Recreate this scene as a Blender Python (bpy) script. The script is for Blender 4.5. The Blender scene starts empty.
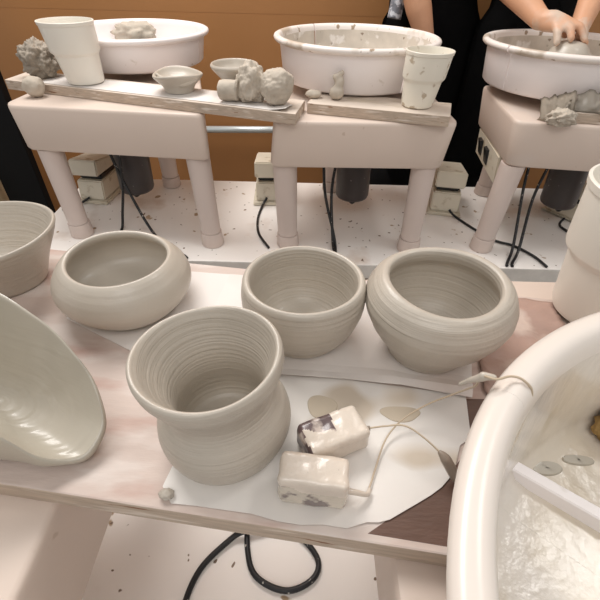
import bpy, bmesh, math, random
from mathutils import Vector, Matrix, noise
random.seed(4)
SC = bpy.context.scene
COL = SC.collection
PI = math.pi

# ------------------------------------------------------------------ materials
def srgb(r, g, b):
    f = lambda c: (c/255/12.92) if c/255 <= .04045 else ((c/255+.055)/1.055)**2.4
    return (f(r), f(g), f(b), 1)

def mat(name, col, rough=.5, var=.06, vscale=8, bump=0, bscale=40, rings=0, rscale=300,
        coat=0, spots=(), metal=0, stretch=None, spec=.5):
    """principled material: base colour with soft variation, optional stains with a shape of their own and bump"""
    m = bpy.data.materials.new(name); m.use_nodes = True
    nt = m.node_tree; N = nt.nodes; L = nt.links
    p = N['Principled BSDF']
    p.inputs['Roughness'].default_value = rough
    p.inputs['Metallic'].default_value = metal
    p.inputs['Coat Weight'].default_value = coat
    p.inputs['Coat Roughness'].default_value = .12
    p.inputs['Specular IOR Level'].default_value = spec
    tc = N.new('ShaderNodeTexCoord')
    vec = tc.outputs['Object']
    if stretch:
        mp = N.new('ShaderNodeMapping'); mp.inputs['Scale'].default_value = stretch
        L.new(vec, mp.inputs['Vector']); vec = mp.outputs['Vector']
    nz = N.new('ShaderNodeTexNoise'); nz.inputs['Scale'].default_value = vscale
    nz.inputs['Detail'].default_value = 5
    L.new(vec, nz.inputs['Vector'])
    mix = N.new('ShaderNodeMix'); mix.data_type = 'RGBA'
    a = tuple(max(0, c*(1-var)) for c in col[:3])+(1,)
    b = tuple(min(1, c*(1+var)) for c in col[:3])+(1,)
    mix.inputs[6].default_value = a; mix.inputs[7].default_value = b
    mr = N.new('ShaderNodeMapRange'); mr.inputs[1].default_value = .3; mr.inputs[2].default_value = .7
    L.new(nz.outputs['Fac'], mr.inputs[0]); L.new(mr.outputs[0], mix.inputs[0])
    out = mix.outputs[2]
    for k, (sc, lo, hi, scol, det) in enumerate(spots):
        n2 = N.new('ShaderNodeTexNoise'); n2.noise_dimensions = '4D'
        n2.inputs['W'].default_value = 3.7*k+1.3
        n2.inputs['Scale'].default_value = sc; n2.inputs['Detail'].default_value = det
        L.new(vec, n2.inputs['Vector'])
        r2 = N.new('ShaderNodeMapRange'); r2.inputs[1].default_value = lo; r2.inputs[2].default_value = hi
        L.new(n2.outputs['Fac'], r2.inputs[0])
        mx = N.new('ShaderNodeMix'); mx.data_type = 'RGBA'
        L.new(r2.outputs[0], mx.inputs[0]); L.new(out, mx.inputs[6]); mx.inputs[7].default_value = scol
        out = mx.outputs[2]
    L.new(out, p.inputs['Base Color'])
    last = None
    if bump:
        nb = N.new('ShaderNodeTexNoise'); nb.inputs['Scale'].default_value = bscale; nb.inputs['Detail'].default_value = 6
        L.new(vec, nb.inputs['Vector'])
        bp = N.new('ShaderNodeBump'); bp.inputs['Strength'].default_value = bump; bp.inputs['Distance'].default_value = .004
        L.new(nb.outputs['Fac'], bp.inputs['Height']); last = bp
    if rings:
        w = N.new('ShaderNodeTexNoise'); w.inputs['Scale'].default_value = 1; w.inputs['Detail'].default_value = 3
        mp = N.new('ShaderNodeMapping'); mp.inputs['Scale'].default_value = (7, 7, rscale)
        L.new(tc.outputs['Object'], mp.inputs['Vector']); L.new(mp.outputs['Vector'], w.inputs['Vector'])
        bp = N.new('ShaderNodeBump'); bp.inputs['Strength'].default_value = rings; bp.inputs['Distance'].default_value = .002
        L.new(w.outputs['Fac'], bp.inputs['Height'])
        if last: L.new(last.outputs['Normal'], bp.inputs['Normal'])
        last = bp
    if last: L.new(last.outputs['Normal'], p.inputs['Normal'])
    return m

C_CLAY = srgb(186, 177, 164)
C_SLIP = srgb(190, 178, 160)
M = {}
M['clay'] = mat('throwing clay', C_CLAY, .42, .06, 18, .14, 120, .55, 480, coat=.15)
M['clay_smooth'] = mat('smooth clay', srgb(187, 178, 165), .40, .06, 14, .10, 90, .18, 260, coat=.15)
M['clay_wet'] = mat('wet clay', srgb(178, 170, 155), .34, .07, 12, .12, 60, .3, 160, coat=.28)
M['clay_dry'] = mat('scrap clay', srgb(186, 175, 160), .7, .12, 40, .5, 90)
M['clay_dark'] = mat('damp scrap clay', srgb(152, 141, 127), .6, .2, 30, .6, 90)
M['body'] = mat('pinkish beige plastic', srgb(212, 195, 182), .42, .02, 5, .03, 150,
                spots=[(5, .62, .72, srgb(214, 205, 199), 3), (45, .72, .76, srgb(196, 176, 160), 2)])
M['leg'] = mat('pinkish grey plastic', srgb(212, 196, 187), .45, .03, 6, .03, 150, spots=[(30, .70, .76, srgb(205, 192, 178), 2)])
M['pan'] = mat('white plastic', srgb(245, 238, 236), .33, .02, 5, spots=[(22, .68, .74, C_SLIP, 3)])
M['pan_dirty'] = mat('slip splashed white plastic', srgb(236, 227, 220), .38, .03, 5,
                     spots=[(9, .56, .64, srgb(196, 182, 166), 6), (40, .62, .68, srgb(160, 140, 118), 4)])
M['pan_clean'] = mat('glossy white plastic', srgb(226, 217, 208), .25, .02, 4, spots=[(12, .68, .74, srgb(204, 184, 166), 3)])
M['pan_wet'] = mat('wet white plastic', srgb(226, 219, 212), .16, .02, 5, .22, 130, spots=[(6, .50, .62, srgb(214, 202, 184), 4), (14, .60, .66, srgb(200, 186, 164), 4)], coat=.5, stretch=(1, 1, .45))
M['pan_inside'] = mat('slip coated plastic', srgb(203, 192, 178), .4, .12, 20, .2, 60,
                      spots=[(28, .55, .62, srgb(228, 220, 212), 4), (60, .66, .7, srgb(140, 122, 104), 3)])
M['cup'] = mat('cream plastic', srgb(233, 228, 217), .38, .02, 6, spots=[(26, .72, .77, srgb(176, 156, 132), 3)])
M['cup_dirty'] = mat('slip marked cream plastic', srgb(230, 224, 210), .4, .03, 6, spots=[(44, .60, .66, srgb(186, 170, 148), 4), (17, .70, .73, srgb(178, 158, 134), 4)])
M['wall'] = mat('brown panel', srgb(170, 119, 71), .5, .05, 2.5, .05, 30, spots=[(3, .62, .8, srgb(184, 140, 98), 3)])
M['table'] = mat('white painted table', srgb(243, 237, 231), .45, .03, 4, .04, 60,
                 spots=[(7, .60, .70, srgb(222, 208, 196), 4), (13, .69, .71, srgb(190, 168, 142), 3), (24, .685, .71, srgb(172, 148, 120), 2), (60, .715, .73, srgb(120, 98, 80), 1)])
M['table_edge'] = mat('grey table edge', srgb(226, 221, 214), .6, .08, 30, .1, 80)
M['floor'] = mat('grey floor', srgb(140, 130, 120), .6, .08, 5)
M['metal'] = mat('brushed steel', srgb(214, 222, 222), .32, .03, 10, metal=.45)
M['motor'] = mat('dark grey motor housing', srgb(58, 51, 50), .4, .1, 20, spots=[(90, .70, .74, srgb(150, 140, 132), 2)])
M['black'] = mat('black rubber', srgb(22, 22, 24), .45, .1, 30, spots=[(160, .68, .72, srgb(190, 184, 176), 1)])
M['pedal'] = mat('cream painted metal', srgb(216, 208, 190), .45, .05, 12, .05, 80, spots=[(24, .60, .68, srgb(180, 166, 142), 4)])
M['switch'] = mat('black switch', srgb(24, 24, 26), .35, .05, 20)
M['wood'] = mat('slip stained plywood', srgb(202, 185, 175), .6, .08, 7, .15, 60, stretch=(1, 3.5, 3.5),
                spots=[(11, .50, .62, srgb(212, 200, 192), 5), (9, .58, .72, srgb(186, 156, 144), 4)])
M['wood_edge'] = mat('worn plywood edge', srgb(186, 168, 150), .65, .15, 26, .3, 90, stretch=(1, 5, 12),
                     spots=[(10, .56, .64, srgb(216, 203, 190), 4), (14, .64, .68, srgb(132, 92, 62), 4)])
M['wood_grey'] = mat('clay coated board', srgb(206, 192, 178), .65, .06, 9, .2, 70, stretch=(1, 3, 3),
                     spots=[(10, .56, .66, srgb(186, 172, 154), 5)])
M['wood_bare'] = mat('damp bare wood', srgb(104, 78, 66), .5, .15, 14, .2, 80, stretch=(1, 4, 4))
M['paper'] = mat('damp white paper', srgb(224, 218, 213), .6, .025, 7, .05, 120, spots=[(6, .60, .70, srgb(216, 204, 196), 3)])
M['paper_spots'] = mat('slip spotted white sheet', srgb(226, 221, 215), .42, .025, 7, .05, 120,
                       spots=[(9, .62, .66, srgb(200, 187, 170), 2), (34, .70, .73, srgb(190, 172, 152), 2)])
M['plastic_wrap'] = mat('muddy pink sheet', srgb(176, 148, 136), .45, .15, 14, .35, 60, spots=[(18, .55, .65, srgb(205, 186, 174), 4)])
M['block'] = mat('slip covered block', srgb(214, 202, 188), .28, .05, 16, .35, 90, coat=.4,
                 spots=[(70, .66, .7, srgb(150, 138, 128), 3)])
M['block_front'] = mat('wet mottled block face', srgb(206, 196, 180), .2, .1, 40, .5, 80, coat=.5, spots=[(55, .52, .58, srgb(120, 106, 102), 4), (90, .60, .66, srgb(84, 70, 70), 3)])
M['block_dark'] = mat('dark marbled wood', srgb(92, 74, 74), .3, .3, 50, .2, 80, coat=.4, spots=[(60, .52, .60, srgb(190, 176, 166), 4)])
M['slip_film'] = mat('thin film of slip', srgb(194, 181, 162), .35, .03, 30)
M['wire'] = mat('clay coated wire', srgb(190, 172, 148), .45, .05, 40)
M['grip'] = mat('grey brown grip', srgb(140, 126, 112), .4, .1, 40)
M['sponge'] = mat('yellow brown sponge', srgb(176, 142, 88), .9, .3, 60, 1.0, 120)
M['skin'] = mat('skin', srgb(212, 160, 126), .5, .05, 20, .05, 150)
M['skin_clay'] = mat('clay covered skin', srgb(211, 162, 130), .5, .05, 20, .1, 120,
                     spots=[(16, .46, .60, srgb(205, 184, 166), 4)])
M['cloth'] = mat('black cloth', srgb(17, 17, 18), .85, .15, 20, .15, 200, spec=.2)
M['pattern'] = mat('grey patterned cloth', srgb(120, 122, 130), .8, .3, 60, spots=[(60, .5, .56, srgb(200, 202, 208), 2)])
M['hair'] = mat('dark hair', srgb(30, 24, 20), .5, .2, 60)
M['eye'] = mat('eye', srgb(60, 48, 40), .3)
M['box'] = mat('beige board', srgb(188, 168, 134), .7, .08, 10)
M['panel_black'] = mat('black panel', srgb(14, 14, 15), .7, .1, 10, spec=.2)

# ------------------------------------------------------------------ object helpers
def put(o, label=None, cat=None, group=None, kind=None):
    if label: o['label'] = label
    if cat: o['category'] = cat
    if group: o['group'] = group
    if kind: o['kind'] = kind
    return o

def thing(name, label, cat, loc=(0, 0, 0), group=None):
    o = bpy.data.objects.new(name, None); COL.objects.link(o)
    o.empty_display_size = .05
    o.location = loc
    return put(o, label, cat, group)

def root_loc(p):
    v = Vector((0, 0, 0))
    while p: v += p.location; p = p.parent
    return v

def obj(name, bm, m, parent=None, smooth=True, origin=None, autosmooth=None):
    """link a bmesh given in world coordinates as ONE object; parts are moved into their thing's frame"""
    bmesh.ops.recalc_face_normals(bm, faces=bm.faces)
    me = bpy.data.meshes.new(name)
    base = root_loc(parent)
    if origin is not None: org = Vector(origin)
    elif parent: org = base
    else:
        xs = [v.co for v in bm.verts]
        org = Vector((sum(v.x for v in xs)/len(xs), sum(v.y for v in xs)/len(xs), min(v.z for v in xs)))
    for v in bm.verts: v.co -= org
    bm.to_mesh(me); bm.free()
    for m_ in (m if isinstance(m, (list, tuple)) else [m]): me.materials.append(m_)
    if smooth:
        for p in me.polygons: p.use_smooth = True
        if autosmooth: me.set_sharp_from_angle(angle=math.radians(autosmooth))
    o = bpy.data.objects.new(name, me); COL.objects.link(o)
    if parent: o.parent = parent
    o.location = org - base
    return o

# ------------------------------------------------------------------ mesh helpers
def lathe(bm, prof, c, n=72, a0=0, a1=2*PI, wob=None, closed=False, mi=None):
    """revolve (r, z) profile about a vertical axis through c; wob(angle, k) -> (dr, dz)"""
    full = abs(a1-a0-2*PI) < 1e-6
    cnt = n if full else n+1
    rings = []
    for i in range(cnt):
        a = a0+(a1-a0)*i/n
        row = []
        for k, (r, z) in enumerate(prof):
            dr, dz = wob(a, k) if wob else (0, 0)
            row.append(bm.verts.new((c[0]+(r+dr)*math.cos(a), c[1]+(r+dr)*math.sin(a), z+dz)))
        rings.append(row)
    K = len(prof)
    for i in range(n):
        A = rings[i]; B = rings[(i+1) % cnt]
        for k in range(K if closed else K-1):
            k2 = (k+1) % K
            f = bm.faces.new((A[k], B[k], B[k2], A[k2]))
            if mi: f.material_index = mi(k)
    if not full and closed:
        bm.faces.new(rings[0]); bm.faces.new(list(reversed(rings[-1])))
    if full and not closed:
        for k in (0, K-1):
            if prof[k][0] > 1e-5:
                pass
    bmesh.ops.remove_doubles(bm, verts=bm.verts, dist=1e-6)

def smooth_prof(pts, per=6):
    """Catmull-Rom through the profile points"""
    out = []
    P = [Vector((p[0], p[1], 0)) for p in pts]
    for i in range(len(P)-1):
        p0 = P[max(i-1, 0)]; p1 = P[i]; p2 = P[i+1]; p3 = P[min(i+2, len(P)-1)]
        for j in range(per):
            t = j/per
            q = .5*((2*p1)+(-p0+p2)*t+(2*p0-5*p1+4*p2-p3)*t*t+(-p0+3*p1-3*p2+p3)*t**3)
            out.append((max(q.x, 0), q.y))
    out.append((max(P[-1].x, 0), P[-1].y))
    return out

def loft_quads(bm, rings, cap=True):
    R = [[bm.verts.new(p) for p in r] for r in rings]
    n = len(R[0])
    for i in range(len(R)-1):
        for k in range(n):
            bm.faces.new((R[i][k], R[i][(k+1) % n], R[i+1][(k+1) % n], R[i+1][k]))
    if cap:
        bm.faces.new(list(reversed(R[0]))); bm.faces.new(R[-1])

def round_poly(pts, r, n=6):
    """round the corners of a 2D polygon"""
    out = []
    N = len(pts)
    for i in range(N):
        p = Vector(pts[i]); a = (Vector(pts[i-1])-p).normalized(); b = (Vector(pts[(i+1) % N])-p).normalized()
        s = p+a*r; e = p+b*r
        for k in range(n+1):
            t = k/n
            q = (1-t)**2*s+2*t*(1-t)*p+t*t*e
            out.append((q.x, q.y))
    return out

def box(bm, lo, hi, bev=0, rot=None, seg=2):
    r = bmesh.ops.create_cube(bm, size=1)
    vs = r['verts']
    c = [(lo[i]+hi[i])/2 for i in range(3)]; s = [hi[i]-lo[i] for i in range(3)]
    for v in vs: v.co = Vector((v.co.x*s[0], v.co.y*s[1], v.co.z*s[2]))
    if bev:
        es = list({e for v in vs for e in v.link_edges})
        rr = bmesh.ops.bevel(bm, geom=es, offset=bev, segments=seg, affect='EDGES', profile=.5)
        vs = list({v for f in rr['faces'] for v in f.verts} | {v for v in vs if v.is_valid})
    if rot is not None:
        for v in vs: v.co = rot @ v.co
    for v in vs: v.co += Vector(c)
    return vs

def prism(bm, poly, z0, z1, bev=0):
    vs0 = [bm.verts.new((x, y, z0)) for x, y in poly]
    f = bm.faces.new(vs0)
    r = bmesh.ops.extrude_face_region(bm, geom=[f])
    top = [g for g in r['geom'] if isinstance(g, bmesh.types.BMVert)]
    for v in top: v.co.z = z1
    if bev:
        es = list({e for v in top+vs0 for e in v.link_edges})
        bmesh.ops.bevel(bm, geom=es, offset=bev, segments=2, affect='EDGES', profile=.5)

def catmull(pts, per=8):
    P = [Vector(p) for p in pts]; out = []
    for i in range(len(P)-1):
        p0 = P[max(i-1, 0)]; p1 = P[i]; p2 = P[i+1]; p3 = P[min(i+2, len(P)-1)]
        for j in range(per):
            t = j/per
            out.append(.5*((2*p1)+(-p0+p2)*t+(2*p0-5*p1+4*p2-p3)*t*t+(-p0+3*p1-3*p2+p3)*t**3))
    out.append(P[-1]); return out

def tube(bm, pts, r, n=8, smooth=True, per=8):
    P = catmull(pts, per) if smooth else [Vector(p) for p in pts]
    R = (lambda t: r) if not callable(r) else r
    prev = None; rings = []
    for i, p in enumerate(P):
        d = (P[min(i+1, len(P)-1)]-P[max(i-1, 0)]).normalized()
        u = prev if prev else (Vector((0, 0, 1)) if abs(d.z) < .9 else Vector((1, 0, 0)))
        u = (u-d*u.dot(d)).normalized(); prev = u; w = d.cross(u)
        rr = R(i/(len(P)-1))
        rings.append([p+rr*(math.cos(2*PI*k/n)*u+math.sin(2*PI*k/n)*w) for k in range(n)])
    loft_quads(bm, rings)

def capsule(bm, p0, r0, p1, r1, n=14):
    p0 = Vector(p0); p1 = Vector(p1); d = p1-p0
    L = d.length
    if L < 1e-6: d = Vector((0, 0, 1))
    d = d.normalized()
    u = Vector((0, 0, 1)) if abs(d.z) < .9 else Vector((1, 0, 0))
    u = (u-d*u.dot(d)).normalized(); w = d.cross(u)
    rings = []
    for k in range(1, 6):
        a = PI/2*(1-k/5); rings.append((p0-d*r0*math.sin(a), r0*math.cos(a)))
    for k in range(0, 5):
        a = PI/2*k/5; rings.append((p1+d*r1*math.sin(a), r1*math.cos(a)))
    loft_quads(bm, [[c+r*(math.cos(2*PI*k/n)*u+math.sin(2*PI*k/n)*w) for k in range(n)] for c, r in rings])

def ellipsoid(bm, c, rad, rot=None, n=16):
    r = bmesh.ops.create_uvsphere(bm, u_segments=n*2, v_segments=n, radius=1)
    for v in r['verts']:
        p = Vector((v.co.x*rad[0], v.co.y*rad[1], v.co.z*rad[2]))
        if rot is not None: p = rot @ p
        v.co = p+Vector(c)

def remeshed(bm, voxel, smooth=6):
    """fuse overlapping volumes into one continuous surface"""
    me = bpy.data.meshes.new('tmp'); bmesh.ops.recalc_face_normals(bm, faces=bm.faces); bm.to_mesh(me); bm.free()
    o = bpy.data.objects.new('tmp', me); COL.objects.link(o)
    a = o.modifiers.new('r', 'REMESH'); a.mode = 'VOXEL'; a.voxel_size = voxel
    b = o.modifiers.new('s', 'SMOOTH'); b.factor = .5; b.iterations = smooth
    dg = bpy.context.evaluated_depsgraph_get(); dg.update()
    m2 = bpy.data.meshes.new_from_object(o.evaluated_get(dg))
    bpy.data.objects.remove(o); bpy.data.meshes.remove(me)
    out = bmesh.new(); out.from_mesh(m2); bpy.data.meshes.remove(m2)
    return out

def lump_bm(c, rad, seed, amp=.25, freq=1.6, flat=None, sub=4, fine=.06, spikes=0):
    bm = bmesh.new()
    bmesh.ops.create_icosphere(bm, subdivisions=sub, radius=1)
    off = Vector((seed*3.1, seed*1.7, seed*.9))
    for v in bm.verts:
        n = v.co.normalized()
        d = 1+amp*noise.noise(n*freq+off)+fine*noise.noise(n*freq*4+off)+fine*.5*noise.noise(n*freq*10+off)
        if spikes:
            s = noise.noise(n*4.5+off*2)
            d += spikes*max(0, s-.15)*2.2 - spikes*.5*max(0, -s-.2)
        q = n*d
        v.co = Vector((c[0]+q.x*rad[0], c[1]+q.y*rad[1], c[2]+q.z*rad[2]))
    if flat is not None:
        for v in bm.verts:
            if v.co.z < flat: v.co.z = flat+(v.co.z-flat)*.02
        mz = min(v.co.z for v in bm.verts)
        for v in bm.verts: v.co.z += flat-mz if v.co.z < flat+.004 else 0
    return bm

def sheet_bm(poly, z, amp=.0012, seed=1, step=.006, thick=.0006, edge_lift=0, zf=None):
    """thin sheet of paper with its outline filled and subdivided, gently wavy"""
    bm = bmesh.new()
    vs = [bm.verts.new((x, y, z)) for x, y in poly]
    f = bm.faces.new(vs)
    bmesh.ops.triangulate(bm, faces=[f])
    for _ in range(4):
        es = [e for e in bm.edges if e.calc_length() > step*2]
        if not es: break
        bmesh.ops.subdivide_edges(bm, edges=es, cuts=1)
        bmesh.ops.triangulate(bm, faces=[f for f in bm.faces if len(f.verts) > 3])
    for v in bm.verts:
        v.co.z += amp*(.5+.5*noise.noise(Vector((v.co.x*22+seed, v.co.y*22, seed))))
        if zf: v.co.z += zf(v.co.x, v.co.y)
    r = bmesh.ops.extrude_face_region(bm, geom=list(bm.faces))
    for g in r['geom']:
        if isinstance(g, bmesh.types.BMVert): g.co.z += thick
    return bm

# ------------------------------------------------------------------ the setting
bm = bmesh.new(); box(bm, (-3.2, -1.6, -.56), (3.6, 2.14, -.5))
put(obj('floor', bm, M['floor'], smooth=False), kind='structure')
bm = bmesh.new()
box(bm, (-3.2, 2.10, -.5), (3.6, 2.14, .512)); box(bm, (-3.2, 2.1006, .512), (3.6, 2.14, .516)); box(bm, (-3.2, 2.10, .516), (3.6, 2.14, 2.4))
put(obj('wall_back', bm, M['wall'], smooth=False), kind='structure')

def table(label, x0, x1, y0, y1, zt, legs):
    t = thing('work_table', label, 'table', ((x0+x1)/2, (y0+y1)/2, -.5))
    bm = bmesh.new(); box(bm, (x0, y0, zt-.05), (x1, y1, zt), .003)
    top = obj('tabletop', bm, [M['table'], M['table_edge']], t, smooth=False)
    for p in top.data.polygons:
        if abs(p.normal.z) < .5: p.material_index = 1
    for x, y in legs:
        bm = bmesh.new(); box(bm, (x-.03, y-.03, -.5), (x+.03, y+.03, zt-.0505), .003)
        obj('leg', bm, M['table_edge'], t, smooth=False)
table('long white painted table under the far row of wheels, speckled with clay',
      -.835, 1.75, 1.0, 1.545, .03, [(-.75, 1.06), (-.75, 1.48), (1.65, 1.06), (1.65, 1.48)])
table('white table under the ware board in front, with a black cable lying on it',
      -.9, 1.0, -.45, .62, .03, [(-.82, -.38), (-.82, .55), (.92, -.38), (.92, .55)])

t = thing('wall_rail', 'silver metal rail running low along the brown wall', 'rail', (-.25, 2.06, .05))
bm = bmesh.new(); tube(bm, [(-.62, 2.045, .056), (.12, 2.045, .070)], .0155, 14, smooth=False)
obj('bar', bm, M['metal'], t)
for x in (-.56, .06):
    bm = bmesh.new(); tube(bm, [(x, 2.045, .063+.019*(x+.25)), (x, 2.0995, .063+.019*(x+.25))], .008, 10, smooth=False)
    obj('bracket', bm, M['metal'], t)

bm = bmesh.new(); box(bm, (-1.30, 1.69, -.5), (-1.135, 1.73, 1.1), .004)
put(obj('upright_panel', bm, M['panel_black'], smooth=False), 'narrow black upright panel standing left of the left-hand wheel', 'panel')
bm = bmesh.new(); box(bm, (-1.75, 1.62, -.5), (-1.335, 1.85, -.01), .004)
put(obj('beige_box', bm, M['box'], smooth=False), 'beige box low down at the left edge, beyond the black panel', 'box')

# ------------------------------------------------------------------ pottery wheels
def wheel(label, top, bot, pan_c, legs, motor, cords=(), panel=None, group=None, zt=.405, zb=.29, ztable=.03, bar=True):
    c = pan_c
    w = thing('pottery_wheel', label, 'pottery wheel', (c[0], c[1], ztable))
    bm = bmesh.new()
    T = round_poly(top, .035, 8); B = round_poly(bot, .03, 8)
    def ring(P, z, s=0.0):
        cx = sum(p[0] for p in P)/len(P); cy = sum(p[1] for p in P)/len(P)
        out = []
        for x, y in P:
            d = Vector((x-cx, y-cy)); L = d.length
            d *= (L-s)/L
            out.append((cx+d.x, cy+d.y, z))
        return out
    mixp = lambda t: [(a[0]*(1-t)+b[0]*t, a[1]*(1-t)+b[1]*t) for a, b in zip(B, T)]
    rings = [ring(B, zb, .010), ring(B, zb+.002, .004), ring(mixp(.06), zb+.008, 0), ring(mixp(.92), zt-.010, 0),
             ring(mixp(.97), zt-.004, .0015), ring(T, zt-.0012, .004), ring(T, zt, .009)]
    loft_quads(bm, rings)
    obj('housing', bm, M['body'], w, autosmooth=40)
    # recessed plate below the housing
    cx = sum(p[0] for p in bot)/4; cy = sum(p[1] for p in bot)/4
    pl = [(cx+(x-cx)*.70, cy+(y-cy)*.62) for x, y in bot]
    bm = bmesh.new(); prism(bm, round_poly(pl, .02), zb-.016, zb-.0005)
    obj('under_plate', bm, M['body'], w, smooth=False)
    # collar, shaft and wheel head
    bm = bmesh.new(); lathe(bm, [(0, zt+.0005), (.07, zt+.0005), (.07, .4335), (.046, .4335), (0, .4335)], c, 48)
    obj('collar', bm, M['body'], w, autosmooth=40)
    bm = bmesh.new(); lathe(bm, [(0, .434), (.034, .434), (.034, .466), (.118, .466), (.12, .469), (.12, .476), (.118, .479), (0, .479)], c, 64)
    obj('wheel_head', bm, M['metal'], w, autosmooth=40)
    for (x0, y0), (x1, y1) in legs:
        bm = bmesh.new()
        ax = Vector((x1-x0, y1-y0, ztable-zb))
        p0 = Vector((x0, y0, zb-.0004))
        prof = [(0, 0), (.0, .033), (.84, .0285), (.845, .0315), (.985, .0335), (1.0, .031), (1.0, 0)]
        rr = []
        for tt, r in prof[1:-1]:
            p = p0+ax*tt
            rr.append([(p.x+r*math.cos(2*PI*k/28), p.y+r*math.sin(2*PI*k/28), p.z) for k in range(28)])
        loft_quads(bm, rr[:2])
        lg = obj('leg', bm, M['leg'], w, autosmooth=50)
        bm = bmesh.new(); loft_quads(bm, rr[2:])
        for v in bm.verts: v.co.z = max(v.co.z, ztable+.0004)
        obj('foot', bm, M['leg'], lg, autosmooth=50)
    if motor:
        mx, my, mz, lx, ly = motor
        bm = bmesh.new()
        lathe(bm, [(0, zb-.0165), (.053, zb-.0165), (.053, mz+.012), (.050, mz+.004), (.044, mz), (0, mz)], (mx, my), 40)
        for v in bm.verts:
            k = (zb-v.co.z)/(zb-mz); v.co.x += lx*k; v.co.y += ly*k
        mo = obj('motor', bm, M['motor'], w, autosmooth=40)
        bm = bmesh.new(); tube(bm, [(mx+lx-.014, my+ly-.02, mz-.0005), (mx+lx, my+ly-.024, mz-.012), (mx+lx+.016, my+ly-.02, mz-.0005)], .0035, 8)
        obj('lifting_loop', bm, M['black'], mo)
    for pts in cords:
        bm = bmesh.new(); tube(bm, pts, .0043, 8)
        obj('power_cord', bm, M['black'], w)
    if panel:
        (A, B_), z0, z1, lean = panel
        A = Vector((A[0], A[1], 0)); B_ = Vector((B_[0], B_[1], 0)); d = (B_-A).normalized(); nrm = Vector((d.y, -d.x, 0))
        if nrm.x > 0: nrm = -nrm
        bm = bmesh.new()
        P = lambda s, o, z: tuple(A+(B_-A)*s+nrm*o+Vector((0, 0, z)))
        loft_quads(bm, [[P(q, -.055, z1), P(q, .008, z1), P(q, -.004+lean, z0), P(q, -.05, z0)] for q in (0, 1)])
        bmesh.ops.bevel(bm, geom=list(bm.edges), offset=.003, segments=2, affect='EDGES')
        pn = obj('control_panel', bm, M['pedal'], w, smooth=False)
        for s in (.46, .77):
            bm = bmesh.new()
            za, zb_ = z1-(z1-z0)*.22, z1-(z1-z0)*.80
            oa, ob = .008-(.012-lean)*.22, .008-(.012-lean)*.80
            loft_quads(bm, [[P(s-.07, oa+.0006, za), P(s+.07, oa+.0006, za), P(s+.07, ob+.0006, zb_), P(s-.07, ob+.0006, zb_)],
                            [P(s-.06, oa+.010, za-.002), P(s+.06, oa+.010, za-.002), P(s+.06, ob+.004, zb_+.002), P(s-.06, ob+.004, zb_+.002)]])
            obj('rocker_switch', bm, M['switch'], pn, smooth=False)
    return w

wheel('left pottery wheel of the far row, a long plank with clay lumps across it',
      [(-.785, 1.145), (-.25, 1.097), (-.365, 1.61), (-.75, 1.61)], [(-.762, 1.132), (-.246, 1.087), (-.365, 1.59), (-.735, 1.59)],
      (-.548, 1.56), [((-.712, 1.165), (-.684, 1.13)), ((-.291, 1.133), (-.270, 1.095)), ((-.49, 1.47), (-.495, 1.492))],
      (-.532, 1.275, .115, -.006, .0),
      [[(-.568, 1.2, .288), (-.54, 1.19, .18), (-.47, 1.13, .06), (-.40, 1.06, .0355), (-.345, 1.02, .0355), (-.330, 1.005, .0355)],
       [(-.535, 1.2, .275), (-.545, 1.19, .17), (-.565, 1.18, .08), (-.572, 1.165, .0355), (-.57, 1.12, .0355)]],
      panel=None)
wheel('middle pottery wheel of the far row, white cup and grey plank at its front',
      [(-.077, 1.063), (.385, 1.075), (.372, 1.49), (-.082, 1.478)], [(-.087, 1.055), (.366, 1.068), (.358, 1.48), (-.088, 1.468)],
      (.142, 1.39), [((-.050, 1.10), (-.041, 1.10)), ((.326, 1.108), (.325, 1.088)), ((.108, 1.47), (.106, 1.492))],
      (.156, 1.27, .112, .004, 0),
      [[(.058, 1.2, .285), (.068, 1.19, .16), (.098, 1.11, .06), (.103, 1.07, .0355), (.10, 1.03, .0355)],
       [(.102, 1.2, .285), (.088, 1.19, .17), (.094, 1.11, .06), (.099, 1.06, .0355), (.11, 1.02, .0355)]],
      panel=None)
wheel('right pottery wheel of the far row, black switches on its side panel',
      [(.532, 1.105), (.985, 1.055), (1.02, 1.44), (.565, 1.485)], [(.543, 1.10), (.965, 1.05), (1.0, 1.42), (.575, 1.465)],
      (.735, 1.36), [((.575, 1.13), (.552, 1.105)), ((.93, 1.09), (.925, 1.085)), ((.672, 1.45), (.682, 1.49))],
      (.808, 1.25, .112, .012, 0),
      [[(.657, 1.2, .285), (.655, 1.18, .20), (.635, 1.08, .06), (.603, 1.02, .0355), (.597, 1.005, .0355)],
       [(.719, 1.2, .285), (.69, 1.17, .17), (.65, 1.07, .055), (.618, 1.02, .0355), (.612, 1.004, .0355)]],
      panel=(((.558, 1.172), (.585, 1.43)), .207, .2895, .004))
wheel('near pottery wheel on the right, big white splash pan standing on it',
      [(.068, -.05), (.52, -.05), (.52, .44), (.068, .44)], [(.075, -.04), (.51, -.04), (.51, .43), (.075, .43)],
      (.288, 0.0), [((.125, .40), (.115, .40)), ((.46, .40), (.47, .40)), ((.288, -.02), (.288, -.03))], (.288, .16, .11, 0, 0))
wheel('near pottery wheel on the left, left end of the ware board resting on it',
      [(-.64, -.05), (-.178, -.05), (-.178, .44), (-.64, .44)], [(-.633, -.04), (-.181, -.04), (-.181, .43), (-.633, .43)],
      (-.41, 0.0), [((-.585, .40), (-.59, .40)), ((-.238, .40), (-.232, .40)), ((-.41, -.02), (-.41, -.03))], (-.41, .16, .11, 0, 0),
      panel=None)

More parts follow.
